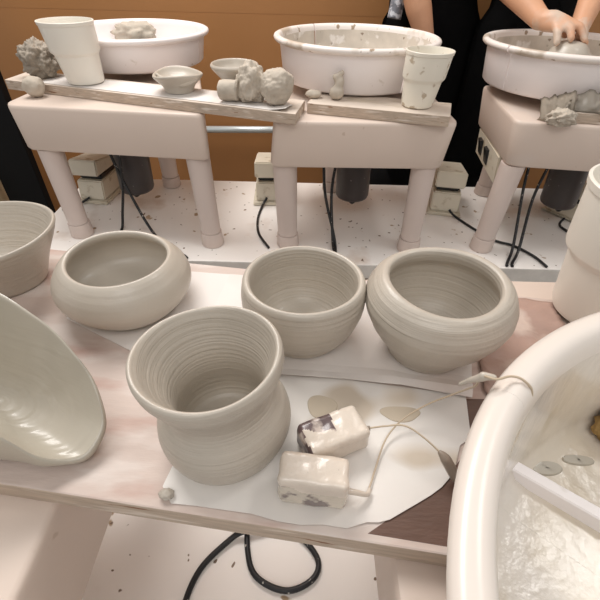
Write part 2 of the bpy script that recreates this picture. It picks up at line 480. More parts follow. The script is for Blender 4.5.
# ------------------------------------------------------------------ splash pans
def pan(label, c, seam, m_out, m_rim, m_in, top=.545, ridge=None, gap=.25):
    t = thing('splash_pan', label, 'splash pan', (c[0], c[1], .434))
    h = top-.545
    prof = [(.045, .4345), (.192, .4345), (.202, .436), (.208, .442), (.2175, .528+h), (.2225, .5285+h), (.2295, .531+h), (.2335, .535+h), (.2345, .5395+h),
            (.2330, .5435+h), (.2285, .546+h), (.2225, .5465+h), (.2175, .544+h), (.2145, .539+h), (.2125, .530+h), (.2035, .455), (.199, .449), (.190, .4465),
            (.060, .4445), (.056, .448), (.055, .458), (.052, .4605), (.047, .4605), (.045, .458)]
    g = math.radians(gap)
    for k in (0, 1):
        a0 = seam+k*PI+g; a1 = seam+(k+1)*PI-g
        bm = bmesh.new()
        lathe(bm, prof, c, 64, a0, a1, closed=True, mi=lambda k: 0 if k < 4 or k > 19 else 1 if k < 14 else 2)
        obj('pan_half', bm, [m_out, m_rim, m_in], t, autosmooth=50)
    if ridge:
        (x0, y0), (x1, y1) = ridge
        d = Vector((x1-x0, y1-y0, 0)).normalized(); n = Vector((-d.y, d.x, 0))
        sec = lambda x, y, z1: [tuple(Vector((x, y, z))+n*o) for o, z in ((-.006, .4452), (.006, .4452), (.0045, z1), (.0035, z1+.001), (-.0035, z1+.001), (-.0045, z1))]
        bm = bmesh.new(); loft_quads(bm, [sec(x0, y0, .4555), sec(x1, y1, .4555)])
        obj('join_ridge', bm, m_out, t, smooth=False)
    return t
pan('white splash pan on the left wheel with clay scraps inside', (-.548, 1.56), math.radians(-12), M['pan'], M['pan'], M['pan'], top=.525)
pan('slip crusted white splash pan on the middle wheel', (.142, 1.39), math.radians(-57), M['pan'], M['pan_dirty'], M['pan_inside'], gap=.7)
pan('white splash pan where a person works clay by hand', (.735, 1.36), math.radians(205), M['pan'], M['pan_dirty'], M['pan_inside'], gap=.6)
pan('large wet white splash pan in the near right corner', (.288, 0.0), math.radians(140), M['pan'], M['pan_clean'], M['pan_wet'], ridge=((.146, .158), (.236, .091)), gap=.015)

# clay and bits inside the pans
obj_ = obj('clay_scrap', lump_bm((-.60, 1.715, .490), (.075, .026, .034), 3, .4, 2.2, .4475, fine=.10, spikes=.05), M['clay_dry'])
put(obj_, 'grey clay scrap piled up inside the left white pan', 'clay')
bm = bmesh.new()
lathe(bm, smooth_prof([(0, .4795), (.062, .4795), (.062, .495), (.052, .520), (.038, .538), (.020, .545), (0, .546)], 5), (.742, 1.365), 48,
      wob=lambda a, k: (.0015*math.sin(3*a), 0))
put(obj('clay_mound', bm, M['clay_smooth']), 'wet mound of clay being shaped under a hand', 'clay')
o = obj('sponge', lump_bm((.2440, .181, .462), (.020, .016, .017), 8, .25, 2.5, .4475, fine=.15), M['sponge'])
put(o, 'yellow brown sponge lying in the near right pan', 'sponge')
def slip_blob(x, y, rx, ry, label):
    bm = bmesh.new()
    lathe(bm, [(0, .4462), (1, .4462), (.97, .4474), (.90, .4480), (.02, .4480), (0, .4480)], (0, 0), 28, wob=lambda a, k: (.12*math.sin(2*a+x*40)*(1 if k else 0), 0))
    for v in bm.verts: v.co.x = x+v.co.x*rx; v.co.y = y+v.co.y*ry
    put(obj('slip_puddle', bm, M['clay_wet'], smooth=False), label, 'slip', 'grey slip puddles in the near pan')
slip_blob(.180, .156, .0105, .006, 'round grey puddle of slip in the near pan, left of the other')
slip_blob(.206, .163, .0105, .0045, 'narrow grey puddle of slip in the near pan, nearer the sponge')

# ------------------------------------------------------------------ ware boards
def board(label, poly, z0, z1, mt, me):
    bm = bmesh.new(); prism(bm, poly, z0, z1, .0015)
    o = obj('ware_board', bm, [mt, me], smooth=False)
    for p in o.data.polygons:
        if abs(p.normal.z) < .6: p.material_index = 1
    return put(o, label, 'board')
D = Vector((.992, -.126)); NN = Vector((.126, .992))
F0 = Vector((-.048, .124))
def bd(s, t): q = F0+D*s+NN*t; return (q.x, q.y)
board('wide plywood ware board in front carrying the thrown pots', [bd(-.52, 0), bd(.50, 0), bd(.50, .292), bd(-.52, .292)], .4055, .4255, M['wood'], M['wood_edge'])
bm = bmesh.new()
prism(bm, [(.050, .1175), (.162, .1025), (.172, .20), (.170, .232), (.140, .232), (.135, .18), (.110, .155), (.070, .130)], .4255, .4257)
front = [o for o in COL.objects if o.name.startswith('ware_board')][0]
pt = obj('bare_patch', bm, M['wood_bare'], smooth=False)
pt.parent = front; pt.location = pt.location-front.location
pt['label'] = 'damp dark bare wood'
board('long whitish plank lying askew across the left and middle wheels', [(-.845, 1.288), (-.021, 1.035), (.0, 1.155), (-.83, 1.405)], .4055, .4305, M['wood_grey'], M['wood_edge'])
board('short grey plank at the front of the middle wheel, under a cup', [(.006, 1.129), (.345, 1.045), (.378, 1.16), (.03, 1.245)], .4055, .4305, M['wood_grey'], M['wood_edge'])
board('whitish plank on the right wheel beside torn clay', [(.650, 1.105), (.985, 1.06), (1.0, 1.12), (.665, 1.155)], .4055, .4305, M['wood_grey'], M['wood_edge'])

# ------------------------------------------------------------------ paper and sheets
ZB = .4257
put(obj('paper_sheet', sheet_bm([(-.245, .322), (-.164, .279), (-.10, .262), (-.05, .30), (-.068, .405), (-.15, .412), (-.27, .405)], ZB, .0008, 3), M['paper'], smooth=False),
    'damp white paper under the squat bowl on the left', 'paper')
put(obj('paper_sheet', sheet_bm([(-.105, .262), (-.017, .250), (.045, .246), (.093, .242), (.154, .231), (.190, .355), (.055, .392), (-.085, .405)], ZB+.0016, .0008, 5,
        zf=lambda x, y: .004*max(0, 1-abs(y-(.247-.09*max(0, x-.08)))/.012) if x > -.02 else 0), M['paper'], smooth=False),
    'white paper under the middle and right bowls, front edge curling', 'paper')
put(obj('plastic_sheet', sheet_bm([(-0.0500, 0.2550), (0.0400, 0.2500), (0.1500, 0.2350), (0.1420, 0.1920), (0.1310, 0.1850), (0.1220, 0.1660), (0.1150, 0.1570), (0.1080, 0.1505), (0.0990, 0.1445), (0.0900, 0.1395), (0.0780, 0.1330), (0.0660, 0.1265), (0.0580, 0.1245), (0.0500, 0.1245), (0.0360, 0.1202), (0.0200, 0.1222), (0.0040, 0.1216), (-0.0120, 0.1237), (-0.0300, 0.1282), (-0.0500, 0.1305), (-0.0700, 0.1328), (-0.0880, 0.1340), (-0.0970, 0.1460), (-0.0920, 0.1700), (-0.0750, 0.2000)], ZB, .0010, 9),
        M['paper_spots'], smooth=False),
    'white slip-spotted sheet under the two wired blocks', 'sheet')
put(obj('paper_sheet', sheet_bm([(-.735, 1.262), (-.24, 1.112), (-.085, 1.060), (-.045, 1.048), (-.03, 1.10), (-.06, 1.158), (-.40, 1.262), (-.72, 1.35)], .4307, .0010, 12,
        zf=lambda x, y: .012*max(0, (x+.085)/.06)*max(0, 1-(y-1.045)/.06) if x > -.085 else 0), M['paper'], smooth=False),
    'white paper along the far left plank under clay lumps', 'paper')
bm = sheet_bm([(.195, .385), (.285, .366), (.275, .285), (.235, .262), (.20, .235), (.175, .222), (.168, .24)], ZB, .0035, 21, step=.004, thick=.0008,
              zf=lambda x, y: .006*max(0, noise.noise(Vector((x*45, y*70, 4))))+.003*max(0, noise.noise(Vector((x*110, y*90, 1)))))
put(obj('crumpled_sheet', bm, M['plastic_wrap']), 'crumpled muddy pink sheet right of the right bowl', 'sheet')
bm = bmesh.new()
lathe(bm, [(0, .4270), (1, .4270), (.95, .4276), (0, .4277)], (0, 0), 30, wob=lambda a, k: (.08*math.sin(3*a+1)*(1 if k == 1 else .9 if k == 2 else 0), 0))
for v in bm.verts: v.co.x = .021+v.co.x*.013; v.co.y = .219+v.co.y*.012
put(obj('slip_patch', bm, M['slip_film'], smooth=False), 'round splash of slip behind the wired blocks', 'slip')
bm = bmesh.new()
lathe(bm, [(0, .4270), (1, .4270), (.95, .4276), (0, .4277)], (0, 0), 30, wob=lambda a, k: (.10*math.sin(3*a)*(1 if k == 1 else .9 if k == 2 else 0), 0))
for v in bm.verts: v.co.x = .088+v.co.x*.017; v.co.y = .2135+v.co.y*.008
put(obj('slip_patch', bm, M['slip_film'], smooth=False), 'oval grey splash of slip below the right bowl', 'slip')

# ------------------------------------------------------------------ thrown pots
def pot(name, label, cat, c, prof, m, seed, wr=.0008, wz=.0006, n=96, per=6, tilt=None, ring=.0003, shear=None):
    P = smooth_prof(prof, per)
    bm = bmesh.new()
    ph = random.random()*6
    K = len(P)
    def wob(a, k):
        r, z = P[k]
        f = min(1, r/.02)
        return (f*(wr*math.sin(2*a+ph)+wr*.6*math.sin(3*a+2*ph)+ring*noise.noise(Vector((seed, z*420+.25*a/PI, r*60)))),
                wz*math.sin(2*a+1.3*ph)*(z-prof[0][1])/.06)
    lathe(bm, P, c, n, wob=wob)
    if shear:
        z0 = prof[0][1]; H = max(p[1] for p in prof)-z0
        for v in bm.verts:
            k = (v.co.z-z0)/H; v.co.x += shear[0]*k*k; v.co.y += shear[1]*k*k
    if tilt:
        R = Matrix.Rotation(tilt[0], 3, 'X') @ Matrix.Rotation(tilt[1], 3, 'Y')
        z0 = prof[0][1]
        for v in bm.verts:
            k = min(1, max(0, (v.co.z-z0)/.02))
            p = v.co-Vector((c[0], c[1], z0)); q = R @ p
            v.co = Vector((c[0], c[1], z0))+p.lerp(q, k)
    return put(obj(name, bm, m, origin=(c[0], c[1], prof[0][1])), label, cat)

Z0 = .4290
pot('clay_bowl', 'round straight-sided clay bowl in the middle of the board', 'bowl', (.003, .307),
    [(0, Z0), (.030, Z0), (.0375, Z0+.001), (.0385, Z0+.005), (.0395, Z0+.009), (.0485, .447), (.0555, .467), (.0572, .482), (.0562, .493), (.0548, .4985), (.0520, .5005),
     (.0490, .4985), (.0480, .492), (.0475, .475), (.0430, .455), (.032, .442), (.015, .438), (0, .4375)], M['clay'], 1)
pot('clay_bowl', 'bellied clay bowl with fine grooves, rightmost of the thrown pots', 'bowl', (.126, .294),
    [(0, Z0), (.030, Z0), (.0385, Z0+.001), (.0405, Z0+.005), (.043, .440), (.0565, .460), (.0655, .480), (.0665, .491), (.0625, .502), (.0555, .5095), (.0510, .5110),
     (.0478, .5085), (.0485, .500), (.0545, .488), (.0525, .470), (.044, .452), (.030, .441), (.014, .438), (0, .4375)], M['clay'], 2, wz=.0012, ring=.0006)
pot('clay_bowl', 'squat wide clay bowl with inturned rim, behind the tall vase', 'bowl', (-.187, .353),
    [(0, .4275), (0.0374, .4275), (0.0486, .4285), (0.0542, .433), (0.0645, .444), (0.0697, .456), (0.0669, .469), (0.0589, .480), (0.0538, .4845), (0.0510, .4855),
     (0.0486, .4835), (0.0500, .478), (0.0575, .468), (0.0603, .457), (0.0561, .445), (0.0430, .437), (0.0187, .4345), (0, .434)], M['clay_smooth'], 3, wr=.0014, wz=.0018, ring=.0002)
pot('clay_bowl', 'flaring clay bowl cut off by the left edge of the picture', 'bowl', (-.346, .387),
    [(0, .4262), (.038, .4262), (.0445, .428), (.0475, .435), (.056, .455), (.0665, .475), (.0725, .488), (.0728, .4915), (.0705, .4925), (.0680, .489),
     (.061, .474), (.051, .455), (.042, .441), (.03, .4365), (0, .4355)], M['clay'], 4, wr=.0018, wz=.002)
pot('clay_vase', 'tall waisted clay vase with flared rim at the front', 'vase', (-.055, .190),
    [(0, .4275), (0.0369, 0.4275), (0.0422, 0.4285), (0.0460, 0.4340), (0.0493, 0.4461), (0.0494, 0.4568), (0.0466, 0.4669), (0.0423, 0.4749), (0.0400, 0.4813), (0.0404, 0.4887), (0.0434, 0.4983), (0.0477, 0.5079), (0.0495, 0.5127),
     (0.0504, 0.5180), (0.0498, 0.5223), (0.0478, 0.5241), (0.0455, 0.5223), (0.0428, 0.5154), (0.0387, 0.5047), (0.0344, 0.4941), (0.0321, 0.4845), (0.0317, 0.4728), (0.0342, 0.4568), (0.0343, 0.4461), (0.0290, 0.4387), (0.0116, 0.4365), (0, .436)],
    M['clay'], 5, wr=.0009, wz=.0012, per=6, ring=.0003, shear=(-.0068, 0))
# small scraps of clay at the foot of the vase and bowls
for x, y, s, lb in ((-.092, .139, .0042, 'small clay crumb at the left foot of the tall vase'), (-.116, .302, .0045, 'curl of clay trimmed off beside the squat bowl')):
    put(obj('clay_crumb', lump_bm((x, y, .4275+s*.5), (s*1.3, s, s*.8), x*50, .15, 2, .4275, sub=4), M['clay']), lb, 'clay', 'clay crumbs by the pots')

# collapsed wide bowl
RIM = [(-.236, .251, .515), (-.215, .242, .507), (-.195, .233, .497), (-.175, .219, .484), (-.164, .210, .472), (-.155, .197, .459), (-.151, .185, .447), (-.154, .173, .4395),
       (-.161, .163, .436), (-.174, .158, .4395), (-.187, .155, .451), (-.205, .158, .470), (-.232, .160, .487), (-.268, .160, .497), (-.305, .172, .505), (-.330, .195, .512),
       (-.338, .225, .518), (-.322, .252, .522), (-.292, .263, .523), (-.262, .260, .520)]
def closed_spline(P, per):
    V = [Vector(p) for p in P]; n = len(V); out = []
    for i in range(n):
        p0, p1, p2, p3 = V[i-1], V[i], V[(i+1) % n], V[(i+2) % n]
        for j in range(per):
            t = j/per
            out.append(.5*((2*p1)+(-p0+p2)*t+(2*p0-5*p1+4*p2-p3)*t*t+(-p0+3*p1-3*p2+p3)*t**3))
    return out
rim = closed_spline(RIM, 6)
bc = Vector((-.252, .212, 0))
bm = bmesh.new()
NR = len(rim); rows = []
for off in (0, 1):
    seq = []
    for i in range(0, 61):
        s = i/60
        row = []
        for p in rim:
            zr = p.z
            s2 = s
            x = bc.x+(p.x-bc.x)*s2; y = bc.y+(p.y-bc.y)*s2
            zz = .4365+(zr-.4365)*(s2**2.6)
            if off == 0:      # inside
                zz += (.0004*noise.noise(Vector((s*26, 1.2*math.cos(math.atan2(p.y-bc.y, p.x-bc.x)), 1.2*math.sin(math.atan2(p.y-bc.y, p.x-bc.x)))))+.0006*noise.noise(Vector((s*9+.35*math.atan2(p.y-bc.y, p.x-bc.x), 2, 1)))+.0010*noise.noise(Vector((x*40, y*40, 7))))*(s > .05)*(1 if s < .93 else .2)
                row.append((x, y, zz))
            else:             # outside, drawn in and down
                d = Vector((p.x-bc.x, p.y-bc.y)).normalized()
                th = .0040
                zz2 = max(.4262, .4345+(zr-.4345)*(s2**(2.9+40*max(0, min(1, (.178-p.y)/.014))))-.0075*(1-.5*s))
                row.append((x+d.x*th*s*.9, y+d.y*th*s*.9, zz2))
        seq.append(row)
    rows.append(seq)
rings = rows[0][1:]
mid = [((a[0]+b[0])/2*1.0+.0, (a[1]+b[1])/2, max(a[2], b[2])+.0020) for a, b in zip(rows[0][-1], rows[1][-1])]
allr = rings+[mid]+list(reversed(rows[1][1:]))
R = [[bm.verts.new(p) for p in r] for r in allr]
for i in range(len(R)-1):
    for k in range(NR):
        bm.faces.new((R[i][k], R[i][(k+1) % NR], R[i+1][(k+1) % NR], R[i+1][k]))
for r_, z in ((R[0], .4345), (R[-1], .4262)):
    cv = bm.verts.new((bc.x, bc.y, z))
    for k in range(NR): bm.faces.new((r_[k], r_[(k+1) % NR], cv))
put(obj('collapsed_bowl', bm, M['clay_wet'], origin=(bc.x, bc.y, .4262)), 'big wet clay bowl with one side flopped down, front left', 'bowl')

# ------------------------------------------------------------------ cups
def cup(label, c, z0, H, rt, lean=(0, 0), m='cup', step=.50):
    zs = z0+H*step
    a, b, d = .71*rt, .805*rt, .92*rt
    prof = [(0, z0), (a*.84, z0), (a*.95, z0+.003), (a, z0+.010), (b, zs-.006), (b+.0006, zs-.003), (d-.001, zs+.003), (d, zs+.006), (rt-.0015, z0+H-.009), (rt, z0+H-.008), (rt+.001, z0+H-.001),
            (rt, z0+H), (rt-.002, z0+H), (rt-.004, z0+H-.006), (d-.004, zs+.006), (b-.004, zs-.006), (a-.005, z0+.012), (0, z0+.006)]
    bm = bmesh.new(); lathe(bm, prof, c, 56)
    for v in bm.verts:
        k = (v.co.z-z0)/H; v.co.x += lean[0]*k; v.co.y += lean[1]*k
    o = obj('plastic_cup', bm, M[m], autosmooth=35)
    return put(o, label, 'cup')
cup('tall cream cup standing on the long plank, before the left pan', (-.606, 1.274), .4322, .145, .068, (-.014, 0))
cup('cream cup with slip marks on the short grey plank', (.280, 1.128), .4307, .123, .0555, (.010, 0), 'cup_dirty')
cup('cream cup at the right edge behind the big near pan', (.321, .350), .4300, .145, .0615)

# ------------------------------------------------------------------ clay lumps on the planks
def clay(name, label, *a, m='clay_dry', **k):
    return put(obj(name, lump_bm(*a, **k), M[m]), label, 'clay')
ZP = .4327
clay('clay_lump', 'dark spiky lump of clay at the left end of the long plank', (-.748, 1.325, .475), (.050, .044, .048), 11, .32, 2.0, ZP-.0018, 5, .16, spikes=.10, m='clay_dark')
clay('clay_ball', 'small smooth clay ball on the left wheel, against the plank', (-.727, 1.218, .4315), (.027, .025, .026), 5, .10, 1.5, .4055, m='clay_dry')
clay('clay_lump', 'rough ragged clay lump between the clay ball and the clay stub', (-.132, 1.128, .470), (.036, .034, .046), 17, .3, 2.2, ZP, 5, .10, spikes=.06)
clay('clay_ball', 'big round ball of clay at the right end of the long plank', (-.068, 1.105, .4725), (.041, .037, .041), 23, .14, 1.6, ZP, 5, .06)
clay('clay_pebble', 'small flat clay pebble on the short grey plank', (.022, 1.178, .4395), (.021, .014, .0105), 29, .15, 1.6, .4307, 3)
# clay stub: short thick cylinder lying on its side
bm = bmesh.new()
tube(bm, [(-.210, 1.128, .4565), (-.197, 1.125, .457), (-.182, 1.122, .458), (-.164, 1.118, .459)], lambda t: .0225+.002*t if t > .03 else .017, 24)
for v in bm.verts:
    v.co += Vector((0, 0, .003*noise.noise(v.co*60)))
    v.co.z = max(v.co.z, ZP+.0005)
put(obj('clay_stub', bm, M['clay_dry']), 'stubby clay cylinder lying in front of the shallow dish', 'clay')
# clay scrap leaning on the middle pan
bm = bmesh.new()
for p0, r0, p1, r1 in (((.083, 1.165, .4475), .017, (.078, 1.166, .447), .0165), ((.082, 1.166, .452), .013, (.088, 1.168, .474), .011), ((.086, 1.168, .470), .010, (.074, 1.169, .484), .007), ((.078, 1.168, .484), .007, (.092, 1.170, .493), .006)):
    capsule(bm, p0, r0, p1, r1)
put(obj('clay_scrap', remeshed(bm, .003, 4), M['clay_dry']), 'upright twisted clay scrap before the middle pan', 'clay')
# small collapsed bowl and shallow dish
def ragged(name, label, c, z0, r0, r1, h, seed, fold):
    P = smooth_prof([(0, z0), (r0*.9, z0), (r0, z0+.002), (r0*1.12, z0+h*.35), (r1, z0+h*.85), (r1*1.0, z0+h), (r1*.93, z0+h*.98), (r1*.78, z0+h*.72), (r0*.7, z0+h*.42), (0, z0+h*.35)], 5)
    bm = bmesh.new()
    def wob(a, k):
        r, z = P[k]; f = max(0, (z-z0)/h)
        return (f*fold*(.006*math.sin(3*a+seed)+.005*noise.noise(Vector((2*math.cos(a), 2*math.sin(a), seed)))), f*fold*.007*math.sin(2*a+seed*2))
    lathe(bm, P, c, 56, wob=wob)
    return put(obj(name, bm, M['clay_smooth']), label, 'bowl')
ragged('clay_dish', 'small crumpled clay bowl with a folded rim on the long plank', (-.333, 1.207), ZP+.0002, .038, .062, .044, 2, .4)
bm = bmesh.new(); tube(bm, [(-.385, 1.20, .473), (-.355, 1.178, .462), (-.315, 1.172, .460), (-.285, 1.185, .468), (-.272, 1.205, .470)], lambda t: .009*math.sin(PI*min(max(t, .06), .94))+.002, 10)
ragged('clay_dish', 'shallow pale clay dish behind the clay lumps', (-.183, 1.215), ZP+.0002, .028, .060, .066, 5, .10)
rl = obj('rim_fold', bm, M['clay_smooth'])
d0 = [o for o in COL.objects if o.name.startswith('clay_dish')][0]
rl.parent = d0; rl.location = rl.location-d0.location

# torn clay on the right wheel
t = thing('torn_clay', 'torn ragged clay offcut on the corner of the right wheel', 'clay', (.66, 1.13, .4055))
def strip(p0, p1, h0, h1, seed, lean):
    bm = bmesh.new(); n = 26; mrows = 9; rows = []
    p0 = Vector(p0); p1 = Vector(p1)
    for i in range(n+1):
        s = i/n; row = []
        hh = h0+(h1-h0)*s+.012*noise.noise(Vector((s*5, seed, 0)))+.004*noise.noise(Vector((s*17, seed, 3)))
        for j in range(mrows+1):
            u = j/mrows
            p = p0.lerp(p1, s)
            q = p+Vector((lean[0]*u+.008*noise.noise(Vector((s*4, u*2, seed))), lean[1]*u*u+.010*noise.noise(Vector((s*3, u*3, seed+5))), max(.004, hh)*u))
            row.append(q)
        rows.append(row)
    V = [[bm.verts.new(p) for p in r] for r in rows]
    for i in range(n):
        for j in range(mrows): bm.faces.new((V[i][j], V[i+1][j], V[i+1][j+1], V[i][j+1]))
    bmesh.ops.solidify(bm, geom=list(bm.faces), thickness=.006)
    for v in bm.verts: v.co.z = max(v.co.z, .4062)
    return bm
obj('clay_flap', strip((.588, 1.118, .4065), (.655, 1.085, .4065), .040, .066, 3, (.012, .044)), M['clay_dry'], t)
obj('clay_flap', strip((.610, 1.098, .4065), (.630, 1.118, .4065), .045, .05, 9, (.03, .0)), M['clay_smooth'], t)
obj('clay_crumple', lump_bm((.628, 1.082, .422), (.034, .022, .020), 41, .35, 2.5, .4062, 5, .12, spikes=.08), M['clay_dry'], t)
t2 = thing('torn_clay', 'curled clay sheet lying on the right-hand plank', 'clay', (.74, 1.13, .431))
obj('clay_flap', strip((.660, 1.108, .4315), (.745, 1.090, .4315), .030, .058, 14, (.018, .034)), M['clay_smooth'], t2)
obj('clay_flap', strip((.668, 1.112, .4312), (.79, 1.088, .4312), .012, .02, 19, (.01, .022)), M['clay_smooth'], t2)

# ------------------------------------------------------------------ wired blocks on the front sheet
def wired_block(label, c, ang, size, z0, dark, wires, tilt=0, dmat='block_dark'):
    t = thing('cutting_wire', label, 'clay cutter', (c[0], c[1], z0))
    bm = bmesh.new()
    R = Matrix.Rotation(ang, 3, 'Z') @ Matrix.Rotation(tilt, 3, 'X')
    bmesh.ops.create_cube(bm, size=1)
    for v in bm.verts: v.co = Vector((v.co.x*size[0], v.co.y*size[1], v.co.z*size[2]))
    bmesh.ops.bevel(bm, geom=list(bm.edges), offset=.0045, segments=4, affect='EDGES', profile=.5)
    bmesh.ops.subdivide_edges(bm, edges=[e for e in bm.edges if e.calc_length() > .01], cuts=24, use_grid_fill=True)
    for v in bm.verts:
        v.co += v.co.normalized()*.0009*noise.noise(v.co*110)
        v.co = R @ v.co
    mz = min(v.co.z for v in bm.verts)
    for v in bm.verts: v.co += Vector((c[0], c[1], z0-mz))
    blk = obj('block', bm, [M['block'], M[dmat]], t, autosmooth=60)
    inv = R.inverted()
    for p in blk.data.polygons:
        q = inv @ (p.center-Vector((0, 0, -mz)))
        if dark(q, size): p.material_index = 1
    for nm, pts, r, m in wires:
        bm = bmesh.new(); tube(bm, pts, r, 8)
        obj(nm, bm, M[m], t)
    return t
nz = lambda q, s: noise.noise(q*s)*.006
wired_block('slip covered block with a cutting wire, nearest the board edge', (.0125, .1445), math.radians(-6), (.048, .024, .033), .4275,
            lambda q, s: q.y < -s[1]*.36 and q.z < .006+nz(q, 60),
            [('wire', [(.036, .1405, .4385), (.043, .140, .436), (.050, .1415, .4315), (.055, .150, .4295), (.060, .162, .4295), (.071, .186, .4315), (.086, .201, .437), (.105, .208, .448), (.119, .203, .468), (.121, .190, .492),
                       (.112, .170, .520), (.1065, .160, .5405), (.104, .153, .5495), (.1085, .1495, .5515), (.118, .1535, .5495), (.124, .1525, .5488), (.1295, .1495, .5450), (.1315, .1480, .5395)], .0007, 'wire'),
             ('wire_end', [(.034, .1408, .4385), (.043, .1402, .4365), (.051, .1415, .4315), (.054, .146, .4300)], lambda t: .0024-.0008*t, 'block')], dmat='block_front')
wired_block('darker slip covered block with a cutting wire, behind the other block', (.0280, .1825), math.radians(24), (.051, .0295, .0235), .4275,
            lambda q, s: (q.x < .002+nz(q, 80) and q.z > .004+nz(q, 140) and q.y > -.004-.35*q.x+nz(q, 100)) or q.x < -s[0]*.46,
            [('wire', [(.044, .187, .443), (.056, .1872, .4445), (.068, .187, .448), (.083, .186, .4505), (.096, .176, .450), (.107, .1665, .4455)], .0007, 'wire'),
             ('ferrule', [(.045, .187, .442), (.057, .1872, .4445)], lambda t: .0026-.0008*t, 'grip'),
             ('grip', [(.1055, .168, .4462), (.110, .1635, .4435), (.117, .156, .4345), (.122, .150, .4325)], lambda t: .0012+.0028*min(1, t*3), 'grip')])
# plastic scrap tied to the pan rim
bm = bmesh.new()
for p0, r0, p1, r1 in (((.0995, .1575, .5405), .0018, (.104, .1550, .5465), .0026), ((.104, .1550, .5475), .0026, (.1085, .1525, .5495), .0018), ((.096, .160, .534), .0012, (.1000, .1575, .541), .0018)):
    capsule(bm, p0, r0, p1, r1)
put(obj('clay_blob', remeshed(bm, .0008, 3), M['clay_smooth']), 'smear of clay stuck on the rim of the near pan', 'clay')

# ------------------------------------------------------------------ black cable on the near table
bm = bmesh.new()
tube(bm, [(-.078, .36, .0345), (-.074, .30, .0345), (-.071, .248, .0345), (-.055, .208, .0345), (-.011, .190, .0345), (.027, .204, .0345), (.036, .230, .0345), (.009, .261, .0345),
          (-.030, .2705, .0365), (-.060, .269, .0425), (-.078, .264, .0425), (-.098, .254, .036), (-.136, .213, .0345), (-.150, .16, .0345), (-.15, .08, .0345)], .0043, 10)
put(obj('power_cable', bm, M['black']), 'black cable looped on the table below the front board', 'cable')

# ------------------------------------------------------------------ foot pedals
def pedal(label, c, ang, cord, s=1):
    t = thing('foot_pedal', label, 'foot pedal', (c[0], c[1], .0304))
    R = Matrix.Rotation(ang, 3, 'Z')
    def wedge(pts, w):
        bm = bmesh.new()
        loft_quads(bm, [[tuple(R @ Vector((x, y*s, z*s))+Vector((c[0], c[1], .0304))) for y, z in pts] for x in (-w/2*s, w/2*s)])
        bmesh.ops.bevel(bm, geom=list(bm.edges), offset=.004, segments=2, affect='EDGES')
        return bm
    obj('base_plate', wedge([(-.085, 0), (.10, 0), (.10, .010), (-.085, .010)], .115), M['pedal'], t, smooth=False)
    obj('pedal_body', wedge([(-.070, .0104), (.085, .0104), (.085, .075), (-.060, .075)], .092), M['pedal'], t, smooth=False)
    obj('bellows', wedge([(-.045, .0755), (.080, .0755), (.080, .094), (-.045, .094)], .078), M['switch'], t, smooth=False)
    obj('treadle', wedge([(-.078, .099), (.09, .0945), (.09, .125), (-.068, .150)], .096), M['pedal'], t, smooth=False)
    bm = bmesh.new(); tube(bm, cord, .0040, 8); obj('cord', bm, M['black'], t)
    return t
pedal('cream foot pedal under the left wheel, turned sideways', (-.725, 1.41), math.radians(-6), [(-.740, 1.338, .050), (-.775, 1.31, .0355), (-.81, 1.27, .0355)])
pedal('cream foot pedal at the left leg of the middle wheel', (-.118, 1.43), math.radians(2), [(-.125, 1.358, .055), (-.140, 1.33, .036), (-.147, 1.24, .0355), (-.135, 1.15, .0355), (-.098, 1.07, .0355)])
pedal('cream foot pedal beside the right leg of the middle wheel', (.50, 1.385), math.radians(-10), [(.505, 1.312, .05), (.526, 1.285, .0355), (.598, 1.153, .0355), (.655, 1.115, .0355), (.695, 1.06, .0355), (.712, 1.004, .0355)])
pedal('clay smeared foot pedal under the right wheel, half hidden by a cup', (.93, 1.33), math.radians(35), [(.88, 1.27, .05), (.86, 1.24, .0355), (.90, 1.15, .0355)], s=.8)

